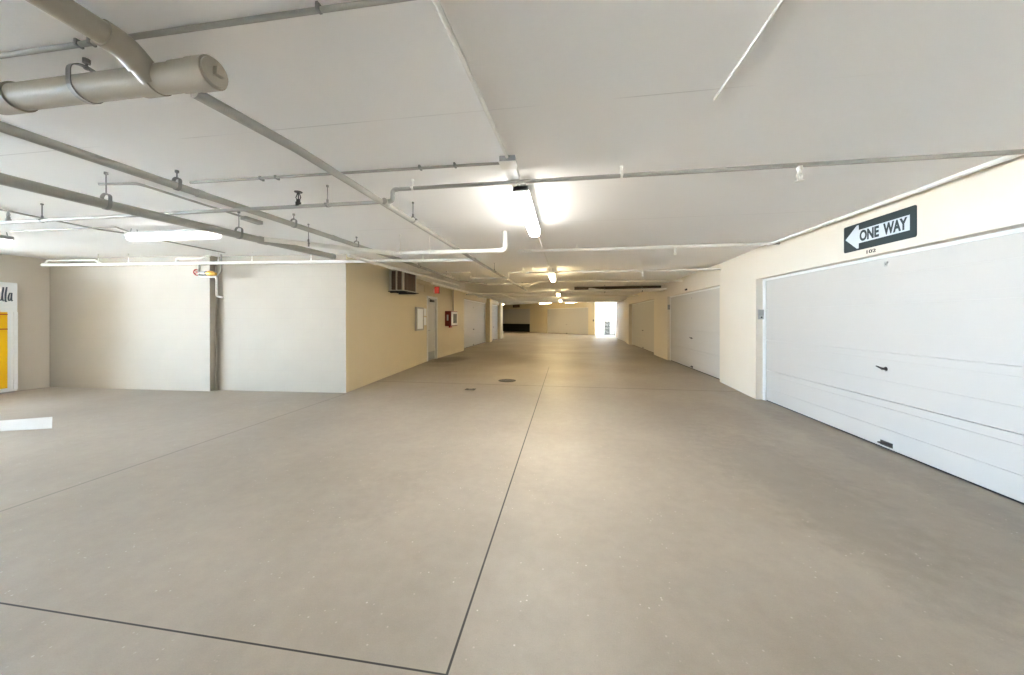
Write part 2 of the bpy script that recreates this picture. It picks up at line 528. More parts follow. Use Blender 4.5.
def sprinkler(parent, c, up=True, mat='hanger', s=1.0):
    c = Vector(c); d = 1 if up else -1
    b = NB()
    lathe(b, c, (0, 0, d), [(0, 0.016 * s), (0.025 * s, 0.016 * s), (0.026 * s, 0.012 * s), (0.042 * s, 0.011 * s)], 12)
    for sx in (-1, 1):
        tube(b, [c + Vector((sx * 0.010 * s, 0, d * 0.04 * s)), c + Vector((sx * 0.017 * s, 0, d * 0.055 * s)), c + Vector((sx * 0.004 * s, 0, d * 0.085 * s))], 0.003 * s, 6)
    tube(b, [c + Vector((0, 0, d * 0.04 * s)), c + Vector((0, 0, d * 0.088 * s))], 0.0035 * s, 6)
    h = obj('sprinkler_head', b, M[mat], parent)
    t = NB(); lathe(t, c + Vector((0, 0, d * 0.086 * s)), (0, 0, d), [(0, 0.022 * s), (0.004 * s, 0.024 * s)], 14)
    obj('deflector', t, M[mat], h)
    return h

def pipe(name, label, cat, pts, r, mat, group=None, R=None, couplings=(), elbows=True, seg=16, caps=()):
    R = R or r * 2.2
    path, arcs = fillet(pts, R)
    root = obj(name, tube(NB(), path, r, seg), mat, None, origin=pts[0])
    tag(root, label, cat, group)
    if elbows:
        for arc, u, v, d in arcs:
            a = [arc[0] - u * r * 0.8] + list(arc) + [arc[-1] + v * r * 0.8]
            obj('elbow', tube(NB(), a, r * 1.16, seg), mat, root)
    for p, ax in couplings:
        p = Vector(p); ax = Vector(ax).normalized()
        obj('coupling', lathe(NB(), p - ax * r * 1.3, ax, [(0, r * 1.02), (0.001, r * 1.14), (r * 2.6 - 0.001, r * 1.14), (r * 2.6, r * 1.02)], seg), mat, root)
    for p, ax in caps:
        p = Vector(p); ax = Vector(ax).normalized()
        obj('end_cap', lathe(NB(), p - ax * r, ax, [(0, r * 1.04), (0.002, r * 1.14), (r * 1.2, r * 1.14), (r * 1.6, r * 0.9), (r * 1.75, r * 0.4)], seg), mat, root)
    return root

def branch(parent, pts, r, mat, R=None, name='branch_pipe', seg=12):
    path, arcs = fillet(pts, R or r * 2.2)
    return obj(name, tube(NB(), path, r, seg), mat, parent)

# ================================================================== SETTING
# floor (runs on outside on the daylight side and at the far landing)
b = NB(); prism(b, [(-20, -16), (12, -16), (12, 52), (-20, 52)], -0.2, 0.0)
struct('floor', b, M['floor'])
b = NB(); prism(b, [(-60, -60), (-20, -60), (-20, 52), (-60, 52)], -0.2, 0.0)  # unseen ground outside, put in pale to bounce sunlight up to the ceiling
prism(b, [(-20, -60), (12, -60), (12, -16), (-20, -16)], -0.2, 0.0)
struct('floor_forecourt', b, M['pavement'])

b = NB()
prism(b, [(-18, -6.7), (4.2, -6.7), (4.2, 26.4), (-18, 26.4)], CZ, HZ + 0.25)
prism(b, [(-11, 26.4), (4.2, 26.4), (2.55, 30.9), (-1.6, 35.2), (-3.4, 37.6), (-7.6, 40.9), (-11, 42.5)], HZ, HZ + 0.25)
struct('ceiling', b, M['ceiling'])

# right wall: piers and lintels around three garage doors, block wall, end post
BK = 4.1
b = NB()
prism(b, [(3.26, -6.4), (BK, -6.4), (BK, 1.95), (3.26, 1.95)], 0, CZ)
prism(b, [(3.26, 1.95), (BK, 1.95), (BK, 6.62), (3.29, 6.62)], 2.09, CZ)
prism(b, [(3.29, 6.62), (BK, 6.62), (BK, 8.35), (3.41, 8.35)], 0, CZ)
prism(b, [(3.41, 8.35), (BK, 8.35), (BK, 12.46), (3.44, 12.46)], 2.16, CZ)
prism(b, [(3.44, 12.46), (BK, 12.46), (BK, 14.3), (3.45, 14.3)], 0, CZ)
prism(b, [(3.45, 14.3), (BK, 14.3), (BK, 19.7), (3.45, 19.7)], 2.2, CZ)
prism(b, [(3.45, 19.7), (BK, 19.7), (BK, 21.2), (3.56, 21.2)], 0, CZ)
struct('wall_right', b, M['cream'])
b = NB()
prism(b, [(3.64, 21.2), (BK, 21.2), (BK, 26.4), (3.80, 26.4)], 0, CZ)
prism(b, [(3.76, 26.4), (BK, 26.4), (BK, 27.0), (3.78, 27.0)], 0, HZ)
struct('wall_far_right', b, M['cream'])  # lighter cream than the block paint, stands in for outdoor light here

# left block: two front faces with a step between them, and the aisle face with recesses
FA, FB = (-10.5, 5.63), (-6.80, 5.76)
b = NB()
prism(b, [FA, FB, (-6.80, 6.4), (-10.5, 6.4)], 0, CZ)
prism(b, [(-6.80, 5.89), (-4.1, 6.02), (-4.14, 6.4), (-6.80, 6.4)], 0, CZ)
struct('wall_left_front', b, M['block'])
b = NB()
prism(b, [(-4.1, 6.021), (-4.495, 10.86), (-5.2, 10.86), (-5.2, 6.021)], 0, CZ)
prism(b, [(-4.495, 10.86), (-4.49, 11.74), (-5.2, 11.74), (-5.2, 10.86)], 2.16, CZ)
prism(b, [(-4.49, 11.74), (-4.42, 14.87), (-5.2, 14.87), (-5.2, 11.74)], 0, CZ)
prism(b, [(-4.66, 14.87), (-4.66, 20.4), (-5.2, 20.4), (-5.2, 14.87)], 2.36, CZ)
prism(b, [(-4.45, 20.4), (-4.50, 21.2), (-5.2, 21.2), (-5.2, 20.4)], 0, CZ)
prism(b, [(-4.60, 21.2), (-4.60, 24.1), (-5.2, 24.1), (-5.2, 21.2)], 2.36, CZ)
prism(b, [(-4.50, 24.1), (-4.50, 25.0), (-8.6, 25.0), (-8.6, 24.6), (-5.2, 24.6), (-5.2, 24.1)], 0, CZ)
struct('wall_left', b, M['tan'])
b = NB(); prism(b, [(-8.4, 25.0), (-8.4, 41.0), (-8.8, 41.0), (-8.8, 25.0)], 0, HZ)
struct('wall_far_left', b, M['tan'])

# outer left wall (daylight comes in through the open bay nearer than it)
b = NB(); prism(b, [(-10.5, 5.70), (-10.62, 4.55), (-18, 4.55), (-18, 5.70)], 0, CZ)
struct('wall_outer_left', b, M['cream'])
b = NB()
prism(b, [(-18, -6.4), (-18, -6.7), (BK, -6.7), (BK, -6.4)], 0, CZ)
for cx, cy in ((-17.8, -1.2),): prism(b, [(cx - .2, cy - .2), (cx + .2, cy - .2), (cx + .2, cy + .2), (cx - .2, cy + .2)], 0, CZ)
struct('wall_rear', b, M['cream'])

# far wall, set at an angle across the end of the aisle
Bq = [(-8.4, 40.7), (-7.3, 39.84), (-3.73, 37.23), (-1.78, 34.83), (2.0, 31.1), (2.55, 30.57)]
def back(p, q, d=0.45):
    v = Vector((q[0] - p[0], q[1] - p[1])); n = Vector((-v.y, v.x)).normalized()
    if n.y < 0: n = -n
    return [p, q, (q[0] + n.x * d, q[1] + n.y * d), (p[0] + n.x * d, p[1] + n.y * d)]
b = NB()
prism(b, back(Bq[0], Bq[1]), 0, HZ)
prism(b, back(Bq[1], Bq[2]), 2.5, HZ)
prism(b, back(Bq[2], Bq[3]), 0, HZ)
prism(b, back(Bq[3], Bq[4]), 2.42, HZ)
prism(b, back(Bq[4], Bq[5]), 0, HZ)
struct('wall_back', b, M['tan'])
# bay behind the half-raised door, coloured black in place of its unlit shade
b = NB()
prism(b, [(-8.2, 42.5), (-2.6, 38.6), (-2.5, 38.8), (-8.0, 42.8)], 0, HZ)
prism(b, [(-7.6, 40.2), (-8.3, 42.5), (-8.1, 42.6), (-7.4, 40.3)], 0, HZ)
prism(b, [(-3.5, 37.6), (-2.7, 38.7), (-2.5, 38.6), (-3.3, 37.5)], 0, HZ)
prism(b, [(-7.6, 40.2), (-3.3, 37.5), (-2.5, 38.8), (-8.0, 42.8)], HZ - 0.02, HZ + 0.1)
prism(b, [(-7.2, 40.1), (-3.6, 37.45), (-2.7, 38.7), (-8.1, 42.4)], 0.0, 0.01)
struct('wall_bay_painted_dark', b, M['black'])

# outdoor landing wall seen through the far right opening, plus unseen shades round it
b = NB(); prism(b, [(2.7, 33.6), (7.5, 33.6), (7.5, 34.0), (2.7, 34.0)], 0, 4.4)
prism(b, [(2.3, 31.4), (4.1, 27.0), (8.0, 27.0), (8.0, 34.0), (2.3, 34.0)], 3.27, 3.6)  # unseen roof added to shade the landing
prism(b, [(7.5, 27.0), (7.8, 27.0), (7.8, 33.6), (7.5, 33.6)], 2.7, 3.3)  # unseen side wall, above and below a slot, added to block sky light
prism(b, [(7.5, 27.0), (7.8, 27.0), (7.8, 33.6), (7.5, 33.6)], 0.0, 1.95)
prism(b, [(4.1, 26.7), (7.8, 26.7), (7.8, 27.0), (4.1, 27.0)], 0.0, 3.3)
struct('wall_landing_and_shades', b, M['ext'])

# ------------------------------------------------------------------ garage doors
def garage_door(name, p, q, z1, face, handle=True, panels=4, mat='white_door', zb=0.012):
    """sectional door between ground points p (near) and q (far); face = unit vector towards the aisle"""
    P, Q = Vector((p[0], p[1], 0)), Vector((q[0], q[1], 0))
    U = (Q - P).normalized(); Lw = (Q - P).length
    F = Vector((face[0], face[1], 0)); F = (F - U * F.dot(U)).normalized()
    root = struct_empty(name, (P + Q) / 2)
    def pt(s, z, d): return P + U * s + F * d + Vector((0, 0, z))
    def slab(bm, s0, s1, z0, z1_, d0, d1):
        plate(bm, [pt(s0, z0, d0), pt(s1, z0, d0), pt(s1, z1_, d0), pt(s0, z1_, d0)], F, d1 - d0)
    h = (z1 - zb) / panels
    for i in range(panels):
        b = NB(); z = zb + i * h
        slab(b, 0.0, Lw, z, z + h, -0.08, -0.022)
        slab(b, 0.0, Lw, z + 0.005, z + h - 0.005, -0.022, 0.0)
        # long pressed ribs
        for f0, f1 in ((0.16, 0.40), (0.60, 0.84)):
            slab(b, 0.12, Lw - 0.12, z + h * f0, z + h * f1, -0.002, 0.008)
        obj('door_panel', b, M[mat], root)
    b = NB()
    slab(b, 0.0, Lw, 0.0, zb + 0.006, -0.04, -0.005)
    obj('bottom_seal', b, M['black'], root)
    b = NB()
    slab(b, -0.05, 0.03, 0, z1 + 0.02, -0.06, 0.014); slab(b, Lw - 0.03, Lw + 0.05, 0, z1 + 0.02, -0.06, 0.014)
    slab(b, -0.05, Lw + 0.05, z1 - 0.02, z1 + 0.05, -0.06, 0.014)
    obj('door_frame', b, M['white_trim'], root)
    if handle:
        c = Lw / 2
        b = NB()
        lathe(b, pt(c, 0.865, 0.0), F, [(0, 0.032), (0.006, 0.032), (0.010, 0.014), (0.045, 0.013), (0.05, 0.010)], 16)
        tube(b, [pt(c - 0.055, 0.86, 0.042), pt(c, 0.868, 0.045), pt(c + 0.075, 0.885, 0.040)], [0.007, 0.011, 0.006], 10)
        obj('door_handle', b, M['dark'], root)
        b = NB()
        slab(b, c - 0.07, c + 0.07, 0.052, 0.062, 0.0, 0.035); slab(b, c - 0.07, c + 0.07, 0.035, 0.085, 0.0, 0.006)
        obj('lift_handle', b, M['dark'], root)
        b = NB()
        slab(b, c - 0.018, c + 0.018, 1.965, 2.015, 0.0, 0.012); lathe(b, pt(c, 1.99, 0.012), F, [(0, 0.012), (0.008, 0.010)], 12)
        obj('lock_plate', b, M['grey'], root)
    return root

garage_door('door_1', (3.41, 2.0), (3.41, 6.57), 2.075, (-1, 0))
garage_door('door_2', (3.53, 8.40), (3.53, 12.41), 2.14, (-1, 0))
garage_door('door_3', (3.62, 14.35), (3.62, 19.65), 2.18, (-1, 0))
garage_door('door_4', (2.0 + 0.05, 31.1 + 0.10), (-1.73, 34.83 + 0.06), 2.40, (-0.7, -0.7))
garage_door('door_5', (-4.74, 14.92), (-4.74, 20.35), 2.32, (1, 0))
garage_door('door_6', (-4.72, 21.25), (-4.72, 24.05), 2.32, (1, 0))
d7 = garage_door('door_7', (-3.73, 37.38), (-7.3, 39.99), 2.52, (-0.6, -0.8), handle=False, panels=3, zb=0.86)

# entry door in the left wall
P = Vector((-4.52, 10.92, 0)); Q = Vector((-4.515, 11.69, 0))
ed = struct_empty('door_8', (P + Q) / 2)
b = NB(); box(b, -4.58, -4.535, 10.93, 11.68, 0.01, 2.09, 0.004); obj('door_leaf', b, M['white_door'], ed)
b = NB()
box(b, -4.62, -4.47, 10.86, 10.93, 0, 2.16, 0.005); box(b, -4.62, -4.46, 11.68, 11.75, 0, 2.16, 0.005); box(b, -4.62, -4.465, 10.86, 11.75, 2.09, 2.165, 0.005)
obj('door_frame', b, M['white_trim'], ed)
b = NB(); box(b, -4.535, -4.528, 10.97, 11.64, 0.02, 0.29, 0.002); obj('kick_plate', b, M['steel'], ed)
b = NB(); box(b, -4.535, -4.49, 11.2, 11.55, 1.98, 2.05, 0.006); tube(b, [(-4.49, 11.3, 2.04), (-4.47, 11.1, 2.07), (-4.49, 10.98, 2.10)], 0.008, 8)
obj('door_closer', b, M['dark'], ed)
b = NB(); box(b, -4.535, -4.526, 10.98, 11.03, 0.93, 1.10, 0.003); tube(b, [(-4.53, 11.005, 1.02), (-4.475, 11.005, 1.02), (-4.475, 11.12, 1.02)], 0.010, 10)
obj('door_handle', b, M['steel'], ed)

# ================================================================== THINGS ON THE RIGHT WALL
# ONE WAY sign: plate, arrow, lettering
SX = 3.272
t = thing('one_way_sign', 'dark slate ONE WAY sign with white arrow, above the nearest garage door', 'sign', (SX, 4.25, 2.17))
b = NB()
def rrect(y0, y1, z0, z1, r, x):
    pts = []
    for cy, cz, a0 in ((y1 - r, z1 - r, 0), (y0 + r, z1 - r, PI / 2), (y0 + r, z0 + r, PI), (y1 - r, z0 + r, 1.5 * PI)):
        for k in range(6):
            a = a0 + PI / 2 * k / 5
            pts.append((x, cy + r * math.cos(a), cz + r * math.sin(a)))
    return pts
plate(b, rrect(3.80, 4.66, 2.175, 2.478, 0.02, SX), (-1, 0, 0), 0.004)
obj('sign_plate', b, M['sign_dark'], t)
b = NB()
def sg(u, v): return (SX - 0.0041, 4.66 - u * 0.86, 2.175 + v * 0.303)     # u runs left to right as read
arrow = [(0.03, 0.5), (0.215, 0.93), (0.245, 0.93), (0.245, 0.745), (0.925, 0.745), (0.925, 0.255), (0.245, 0.255), (0.245, 0.07), (0.215, 0.07)]
plate(b, [sg(u, v) for u, v in arrow], (-1, 0, 0), 0.0012)
obj('arrow', b, M['sign_white'], t)
Vn = Vector((0, -1, 0)); Uz = Vector((0, 0, 1))
b = lettering('ONE', sg(0.262, 0.305), (0, -1, 0), (0, 0, 1), 0.86 * 0.28, 0.303 * 0.40, 0.042, 0.001)
b2 = lettering('WAY', sg(0.60, 0.305), (0, -1, 0), (0, 0, 1), 0.86 * 0.30, 0.303 * 0.40, 0.042, 0.001)
merge(b, b2)
bmesh.ops.translate(b, verts=b.verts[:], vec=(-0.0013, 0, 0))
obj('lettering', b, M['sign_dark'], t)

# unit number under the sign
b = lettering('102', (SX - 0.0005, 4.35, 2.115), (0, -1, 0), (0, 0, 1), 0.115, 0.038, 0.012, 0.003)
tag(obj('unit_number', b, M['dark'], None, origin=(SX, 4.29, 2.115)), 'small dark unit number 102 on the lintel under the ONE WAY sign', 'number')

def control_box(label, c, group='grey door control boxes'):
    x, y, z = c
    r = thing('door_control_box', label, 'control box', (x, y, z), group)
    b = NB(); box(b, x - 0.045, x + 0.045, y - 0.035, y, z - 0.085, z + 0.085, 0.006); obj('housing', b, M['grey'], r)
    b = NB(); box(b, x - 0.036, x + 0.036, y - 0.040, y - 0.034, z - 0.02, z + 0.075, 0.002); obj('cover', b, M['steel'], r)
    b = NB(); lathe(b, (x, y - 0.036, z - 0.05), (0, -1, 0), [(0, 0.014), (0.006, 0.014), (0.008, 0.010)], 12); obj('key_switch', b, M['dark'], r)
    return r
control_box('grey control box on the jamb left of the nearest garage door', (3.36, 6.62, 1.48))
control_box('grey control box left of the second garage door on the right', (3.485, 12.46, 1.80))
b = NB(); box(b, 3.40, 3.43, 10.47, 10.61, 2.215, 2.265, 0.004)
tag(obj('unit_number_plate', b, M['dark'], None, origin=(3.42, 10.54, 2.215)), 'tiny dark unit number plate above the second garage door on the right', 'number plate')

# ================================================================== THINGS ON THE LEFT WALL
# wall-mounted air conditioner at the top of the wall
ax0, ax1, ay0, ay1, az0, az1 = -4.235, -3.86, 7.90, 8.66, 2.08, 2.60
t = thing('air_conditioner', 'beige box air conditioner jutting from the tan wall below the pipes', 'air conditioner', (-4.2, 8.28, 2.05))
b = NB()
box(b, ax0, ax1, ay0, ay1, az1 - 0.03, az1, 0.004); box(b, ax0, ax1, ay0, ay1, az0, az0 + 0.03, 0.004)
for x in (ax0, ax1 - 0.05): 
    for y in (ay0, ay1 - 0.05): box(b, x, x + 0.05, y, y + 0.05, az0, az1, 0.004)
box(b, ax0 + 0.17, ax0 + 0.20, ay0, ay0 + 0.03, az0, az1)
obj('cabinet', b, M['ac_body'], t)
b = NB()
box(b, ax0 + 0.03, ax1 - 0.03, ay0 + 0.03, ay1 - 0.03, az0 + 0.03, az1 - 0.03)
for k in range(9):
    y = ay0 + 0.07 + k * (ay1 - ay0 - 0.14) / 8
    box(b, ax1 - 0.035, ax1 - 0.01, y - 0.008, y + 0.008, az0 + 0.03, az1 - 0.03)
for k in range(10):
    z = az0 + 0.06 + k * 0.037
    box(b, ax0 + 0.05, ax1 - 0.05, ay0 + 0.008, ay0 + 0.03, z, z + 0.012)
obj('grille', b, M['ac_fin'], t)
b = NB()
for y in (ay0 + 0.12, ay1 - 0.12):
    box(b, -4.42, ax1 + 0.02, y - 0.02, y + 0.02, az0 - 0.035, az0)
    plate(b, [(-4.40, y - 0.015, az0 - 0.03), (-4.32, y - 0.015, az0 - 0.03), (-4.34, y - 0.015, az0 - 0.08), (-4.40, y - 0.015, az0 - 0.14)], (0, 1, 0), 0.03)
box(b, ax0 - 0.02, ax1 + 0.03, ay0 - 0.02, ay1 + 0.05, az0 - 0.015, az0)
obj('bracket', b, M['black'], t)

# glazed notice case and the papers beside it
t = thing('notice_case', 'grey framed notice case with bright white sheet on the tan wall', 'notice case', (-4.42, 10.05, 1.05))
def wl(y): return -4.1 - (y - 6.021) * (0.395 / 4.839)        # aisle face of the left wall
def wslab(bm, y0, y1, z0, z1, d0, d1, bev=0):
    plate(bm, [(wl(y0) + d0, y0, z0), (wl(y1) + d0, y1, z0), (wl(y1) + d0, y1, z1), (wl(y0) + d0, y0, z1)], (1, 0.08, 0), d1 - d0)
b = NB()
wslab(b, 9.74, 10.38, 1.05, 1.76, 0.0, 0.045)
for z0, z1 in ((1.05, 1.10), (1.71, 1.76)): wslab(b, 9.74, 10.38, z0, z1, 0.045, 0.065)
for y0, y1 in ((9.74, 9.79), (10.33, 10.38)): wslab(b, y0, y1, 1.05, 1.76, 0.045, 0.065)
obj('frame', b, M['grey'], t)
b = NB(); wslab(b, 9.79, 10.33, 1.10, 1.71, 0.045, 0.049); obj('notice_sheet', b, M['paper'], t)
for z0, z1, lab in ((1.50, 1.74, 'upper white paper notice taped between the notice case and the entry door'), (1.20, 1.46, 'lower white paper notice taped between the notice case and the entry door')):
    b = NB(); wslab(b, 10.55, 10.80, z0, z1, 0.001, 0.006)
    tag(obj('paper_notice', b, M['paper'], None, origin=(wl(10.66), 10.66, z0)), lab, 'notice', 'paper notices by the entry door')

# exit sign over the entry door, square to the aisle
t = thing('exit_sign', 'lit red exit sign sticking out above the entry door', 'exit sign', (-4.48, 11.5, 2.27))
b = NB(); box(b, -4.47, -4.30, 11.47, 11.53, 2.28, 2.52, 0.006); obj('housing', b, M['red'], t)
b = NB(); box(b, -4.455, -4.315, 11.462, 11.472, 2.30, 2.50); obj('lit_face', b, M['exit_red'], t)
b = NB(); box(b, -4.50, -4.47, 11.45, 11.55, 2.31, 2.43, 0.005); obj('wall_bracket', b, M['white_trim'], t)

# fire extinguisher cabinet with a conduit dropping to it
t = thing('fire_equipment_cabinet', 'maroon fire cabinet with glazed pale front on the tan wall', 'fire cabinet', (-4.36, 12.95, 1.13))
def wr(y): return -4.49 + (y - 11.74) * (0.07 / 3.13)
b = NB(); box(b, -4.48, -4.24, 12.55, 13.35, 1.13, 1.70, 0.008); obj('cabinet_body', b, M['maroon'], t)
b = NB(); box(b, -4.242, -4.225, 12.58, 13.32, 1.16, 1.67, 0.004); dr = obj('cabinet_door', b, M['white_trim'], t)
b = NB(); box(b, -4.226, -4.220, 12.78, 13.22, 1.24, 1.60, 0.002); obj('window_pane', b, M['glass'], dr)
b = NB(); box(b, -4.40, -4.34, 12.542, 12.552, 1.34, 1.56, 0.002); obj('side_label', b, M['sign_white'], t)
b = NB(); box(b, -4.38, -4.31, 12.7, 12.9, 1.07, 1.13, 0.004); obj('drain_fitting', b, M['red'], t)
pipe('cabinet_conduit', 'thin conduit dropping down the tan wall to the fire cabinet', 'conduit', [(-4.40, 13.3, 2.62), (-4.40, 13.3, 1.725)], 0.022, M['pvc'])
# louvred grille between air conditioner and door
t = thing('wall_vent', 'small tan louvred vent high on the wall beside the entry door', 'vent', (wl(10.2), 10.2, 2.28))
b = NB()
for y0, y1 in ((9.85, 9.90), (10.55, 10.60)): wslab(b, y0, y1, 2.22, 2.52, 0.0, 0.03)
for z0, z1 in ((2.22, 2.26), (2.48, 2.52)): wslab(b, 9.85, 10.60, z0, z1, 0.0, 0.03)
obj('vent_frame', b, M['tan'], t)
b = NB()
for k in range(7):
    z = 2.27 + k * 0.03
    wslab(b, 9.90, 10.55, z, z + 0.012, 0.002, 0.022)
obj('louvre', b, M['ac_body'], t)

# ================================================================== OUTER LEFT: CABINET AND FLOOR ARROW
t = thing('tall_cabinet', 'tall white cabinet with yellow panel and dark script lettering by the left wall', 'cabinet', (-10.45, 4.7, 0.0))
KX = -10.36
b = NB()
box(b, -10.56, KX, 3.98, 5.14, 0.03, 2.09, 0.012)
obj('carcass', b, M['kiosk'], t)
b = NB(); box(b, -10.54, KX - 0.02, 4.00, 5.115, 0.0, 0.03); obj('plinth', b, M['grey'], t)
b = NB(); box(b, KX, KX + 0.012, 4.05, 5.012, 0.10, 1.53, 0.003); yp = obj('yellow_panel', b, M['yellow'], t)
b = NB()
for z in (1.475, 1.20): box(b, KX + 0.012, KX + 0.015, 4.05, 5.012, z, z + 0.022)
obj('panel_line', b, M['line_red'], yp)
b = NB(); box(b, KX, KX + 0.016, 5.085, 5.135, 0.06, 1.53, 0.004); obj('side_rail', b, M['kiosk'], t)
# brushed script: stroke ribbons
def brush(bm, pts, O, widths, x):
    P = [Vector((0, p[0], p[1])) for p in pts]
    # densify with Catmull-Rom
    D = []; Wd = []
    for i in range(len(P) - 1):
        p0, p1, p2, p3 = P[max(i - 1, 0)], P[i], P[i + 1], P[min(i + 2, len(P) - 1)]
        for k in range(6):
            t_ = k / 6
            D.append(0.5 * ((2 * p1) + (p2 - p0) * t_ + (2 * p0 - 5 * p1 + 4 * p2 - p3) * t_ ** 2 + (3 * p1 - p0 - 3 * p2 + p3) * t_ ** 3))
            Wd.append(widths[i] * (1 - t_) + widths[i + 1] * t_)
    D.append(P[-1]); Wd.append(widths[-1])
    L_, R_ = [], []
    for i, p in enumerate(D):
        tt = (D[min(i + 1, len(D) - 1)] - D[max(i - 1, 0)]).normalized(); n = Vector((0, -tt.z, tt.y))
        for lst, s in ((L_, 1), (R_, -1)):
            q = p + n * (s * Wd[i] * 0.75)
            lst.append((bm.verts.new((x, O[0] + q.y, O[1] + q.z)), bm.verts.new((x + 0.003, O[0] + q.y, O[1] + q.z))))
    for i in range(len(D) - 1):
        a, b_, c, d = L_[i], L_[i + 1], R_[i + 1], R_[i]
        bm.faces.new((a[1], b_[1], c[1], d[1])); bm.faces.new((a[0], d[0], c[0], b_[0]))
        bm.faces.new((a[0], b_[0], b_[1], a[1])); bm.faces.new((d[0], d[1], c[1], c[0]))
b = NB()
O = (4.945, 1.735)      # foot of the first visible letter
s = 0.26
brush(b, [(-0.06, 0.06), (-0.02, 0.02), (0.0, 0.03), (0.018, 0.20), (0.022, s)], O, [0.006, 0.010, 0.012, 0.016, 0.014], KX)
brush(b, [(0.022, s), (0.010, 0.12), (0.018, 0.01), (0.034, 0.01)], O, [0.014, 0.015, 0.013, 0.006], KX)
brush(b, [(0.062, s + 0.005), (0.048, 0.13), (0.048, 0.0), (0.066, 0.0)], O, [0.013, 0.017, 0.016, 0.006], KX)
brush(b, [(0.118, 0.145), (0.098, 0.15), (0.082, 0.07), (0.086, 0.015), (0.104, 0.03), (0.120, 0.14)], O, [0.008, 0.011, 0.015, 0.014, 0.009, 0.009], KX)
brush(b, [(0.121, 0.16), (0.116, 0.07), (0.122, 0.01), (0.134, 0.02)], O, [0.013, 0.015, 0.012, 0.006], KX)
obj('script_lettering', b, M['ink'], t)

b = NB()
ar = [(-7.24, 3.91), (-6.49, 3.50), (-6.97, 3.31), (-8.45, 2.72), (-8.35, 2.50), (-9.35, 2.75), (-8.80, 3.50), (-8.68, 3.20), (-7.72, 3.63), (-7.50, 3.75)]
plate(b, [(x, y, 0.0005) for x, y in ar], (0, 0, 1), 0.0025)
tag(obj('floor_arrow', b, M['floor_white'], None, origin=(-7.5, 3.4, 0)), 'white arrow shape on the concrete floor at the left', 'floor marking')  # flat white arrow-shaped patch just above the floor

# round iron cover and small clean-out plate in the aisle
t = thing('drain_cover', 'round dark iron drain cover set in the aisle floor', 'drain cover', (-1.30, 7.78, 0))
b = NB(); lathe(b, (-1.30, 7.78, 0.0), (0, 0, 1), [(0, 0.20), (0.004, 0.20), (0.006, 0.185)], 32); obj('rim', b, M['iron'], t)
b = NB(); lathe(b, (-1.30, 7.78, 0.005), (0, 0, 1), [(0, 0.175), (0.005, 0.172)], 32)
for k in range(6):
    a = k * PI / 3
    box(b, -1.30 + 0.1 * math.cos(a) - 0.02, -1.30 + 0.1 * math.cos(a) + 0.02, 7.78 + 0.1 * math.sin(a) - 0.02, 7.78 + 0.1 * math.sin(a) + 0.02, 0.009, 0.013)
obj('lid', b, M['dark'], t)
t = thing('cleanout_plate', 'small dark rectangular clean-out plate in the floor near the left block', 'floor plate', (-1.86, 6.70, 0))
b = NB(); box(b, -1.96, -1.76, 6.62, 6.77, 0.0, 0.006, 0.002); obj('plate', b, M['iron'], t)
b = NB(); box(b, -1.90, -1.82, 6.68, 6.71, 0.006, 0.010); obj('lift_slot', b, M['steel'], t)

# ================================================================== LIGHTS
def strip_light(label, c, length, along, lens, group='fluorescent strip lights on the ceiling', rods=True):
    """wrap-around fluorescent fixture; c = centre of the lens underside"""
    c = Vector(c); ax = Vector(along).normalized(); sd = ax.cross(Vector((0, 0, 1)))
    r = thing('strip_light', label, 'ceiling light', (c.x, c.y, c.z), group)
    def P(a, s, z): return c + ax * a + sd * s + Vector((0, 0, z))
    def blk(bm, a0, a1, s0, s1, z0, z1):
        plate(bm, [P(a0, s0, z0), P(a1, s0, z0), P(a1, s1, z0), P(a0, s1, z0)], (0, 0, 1), z1 - z0)
    h = length / 2
    b = NB(); blk(b, -h, h, -0.071, 0.071, 0.069, 0.076); blk(b, -h, h, -0.06, 0.06, 0.076, 0.105); blk(b, -h, -h + 0.02, -0.068, 0.068, 0.055, 0.105); blk(b, h - 0.02, h, -0.068, 0.068, 0.055, 0.105)
    obj('housing', b, M['white_trim'], r)
    prof = [(-0.069, 0.07), (-0.066, 0.035), (-0.056, 0.008), (-0.035, 0.0), (0.035, 0.0), (0.056, 0.008), (0.066, 0.035), (0.069, 0.07)]
    b = NB()
    A = [b.verts.new(P(-h + 0.02, s, z)) for s, z in prof]; B = [b.verts.new(P(h - 0.02, s, z)) for s, z in prof]
    for i in range(len(prof)):
        j = (i + 1) % len(prof); f = b.faces.new((A[i], A[j], B[j], B[i]))
        if i in (0, 1, len(prof) - 3, len(prof) - 2): f.material_index = 1
    for e in (A, B[::-1]): b.faces.new(e).material_index = 1
    obj('lens', b, [lens, SIDE[lens.name]], r)
    top = CZ if c.y < 26 else HZ
    for a in (-h + 0.06, h - 0.06):
        b = NB()
        p = P(a, 0, 0.105)
        blk(b, a - 0.02, a + 0.02, -0.045, 0.045, 0.103, 0.109)
        for s in (-0.04, 0.04): tube(b, [P(a, s, 0.105), P(a, s * 0.8, top - c.z)], 0.005, 8)
        obj('mounting_bracket', b, M['grey'], r)
    return r
LX = -0.385
strip_light('bright strip light over the aisle, nearest to the camera', (LX, 3.74, 2.46), 1.46, (0, 1, 0), M['lens'])
strip_light('second strip light down the middle of the aisle', (LX + 0.06, 9.1, 2.44), 1.40, (0, 1, 0), M['lens_far'])
strip_light('third strip light down the middle of the aisle', (LX + 0.10, 15.2, 2.42), 1.40, (0, 1, 0), M['lens_far'])
strip_light('fourth strip light down the middle of the aisle', (LX + 0.12, 20.4, 2.42), 1.40, (0, 1, 0), M['lens_far'])
strip_light('distant strip light in front of the closed end garage door', (0.6, 28.2, 2.70), 1.40, (1, -1, 0), M['lens_far'])
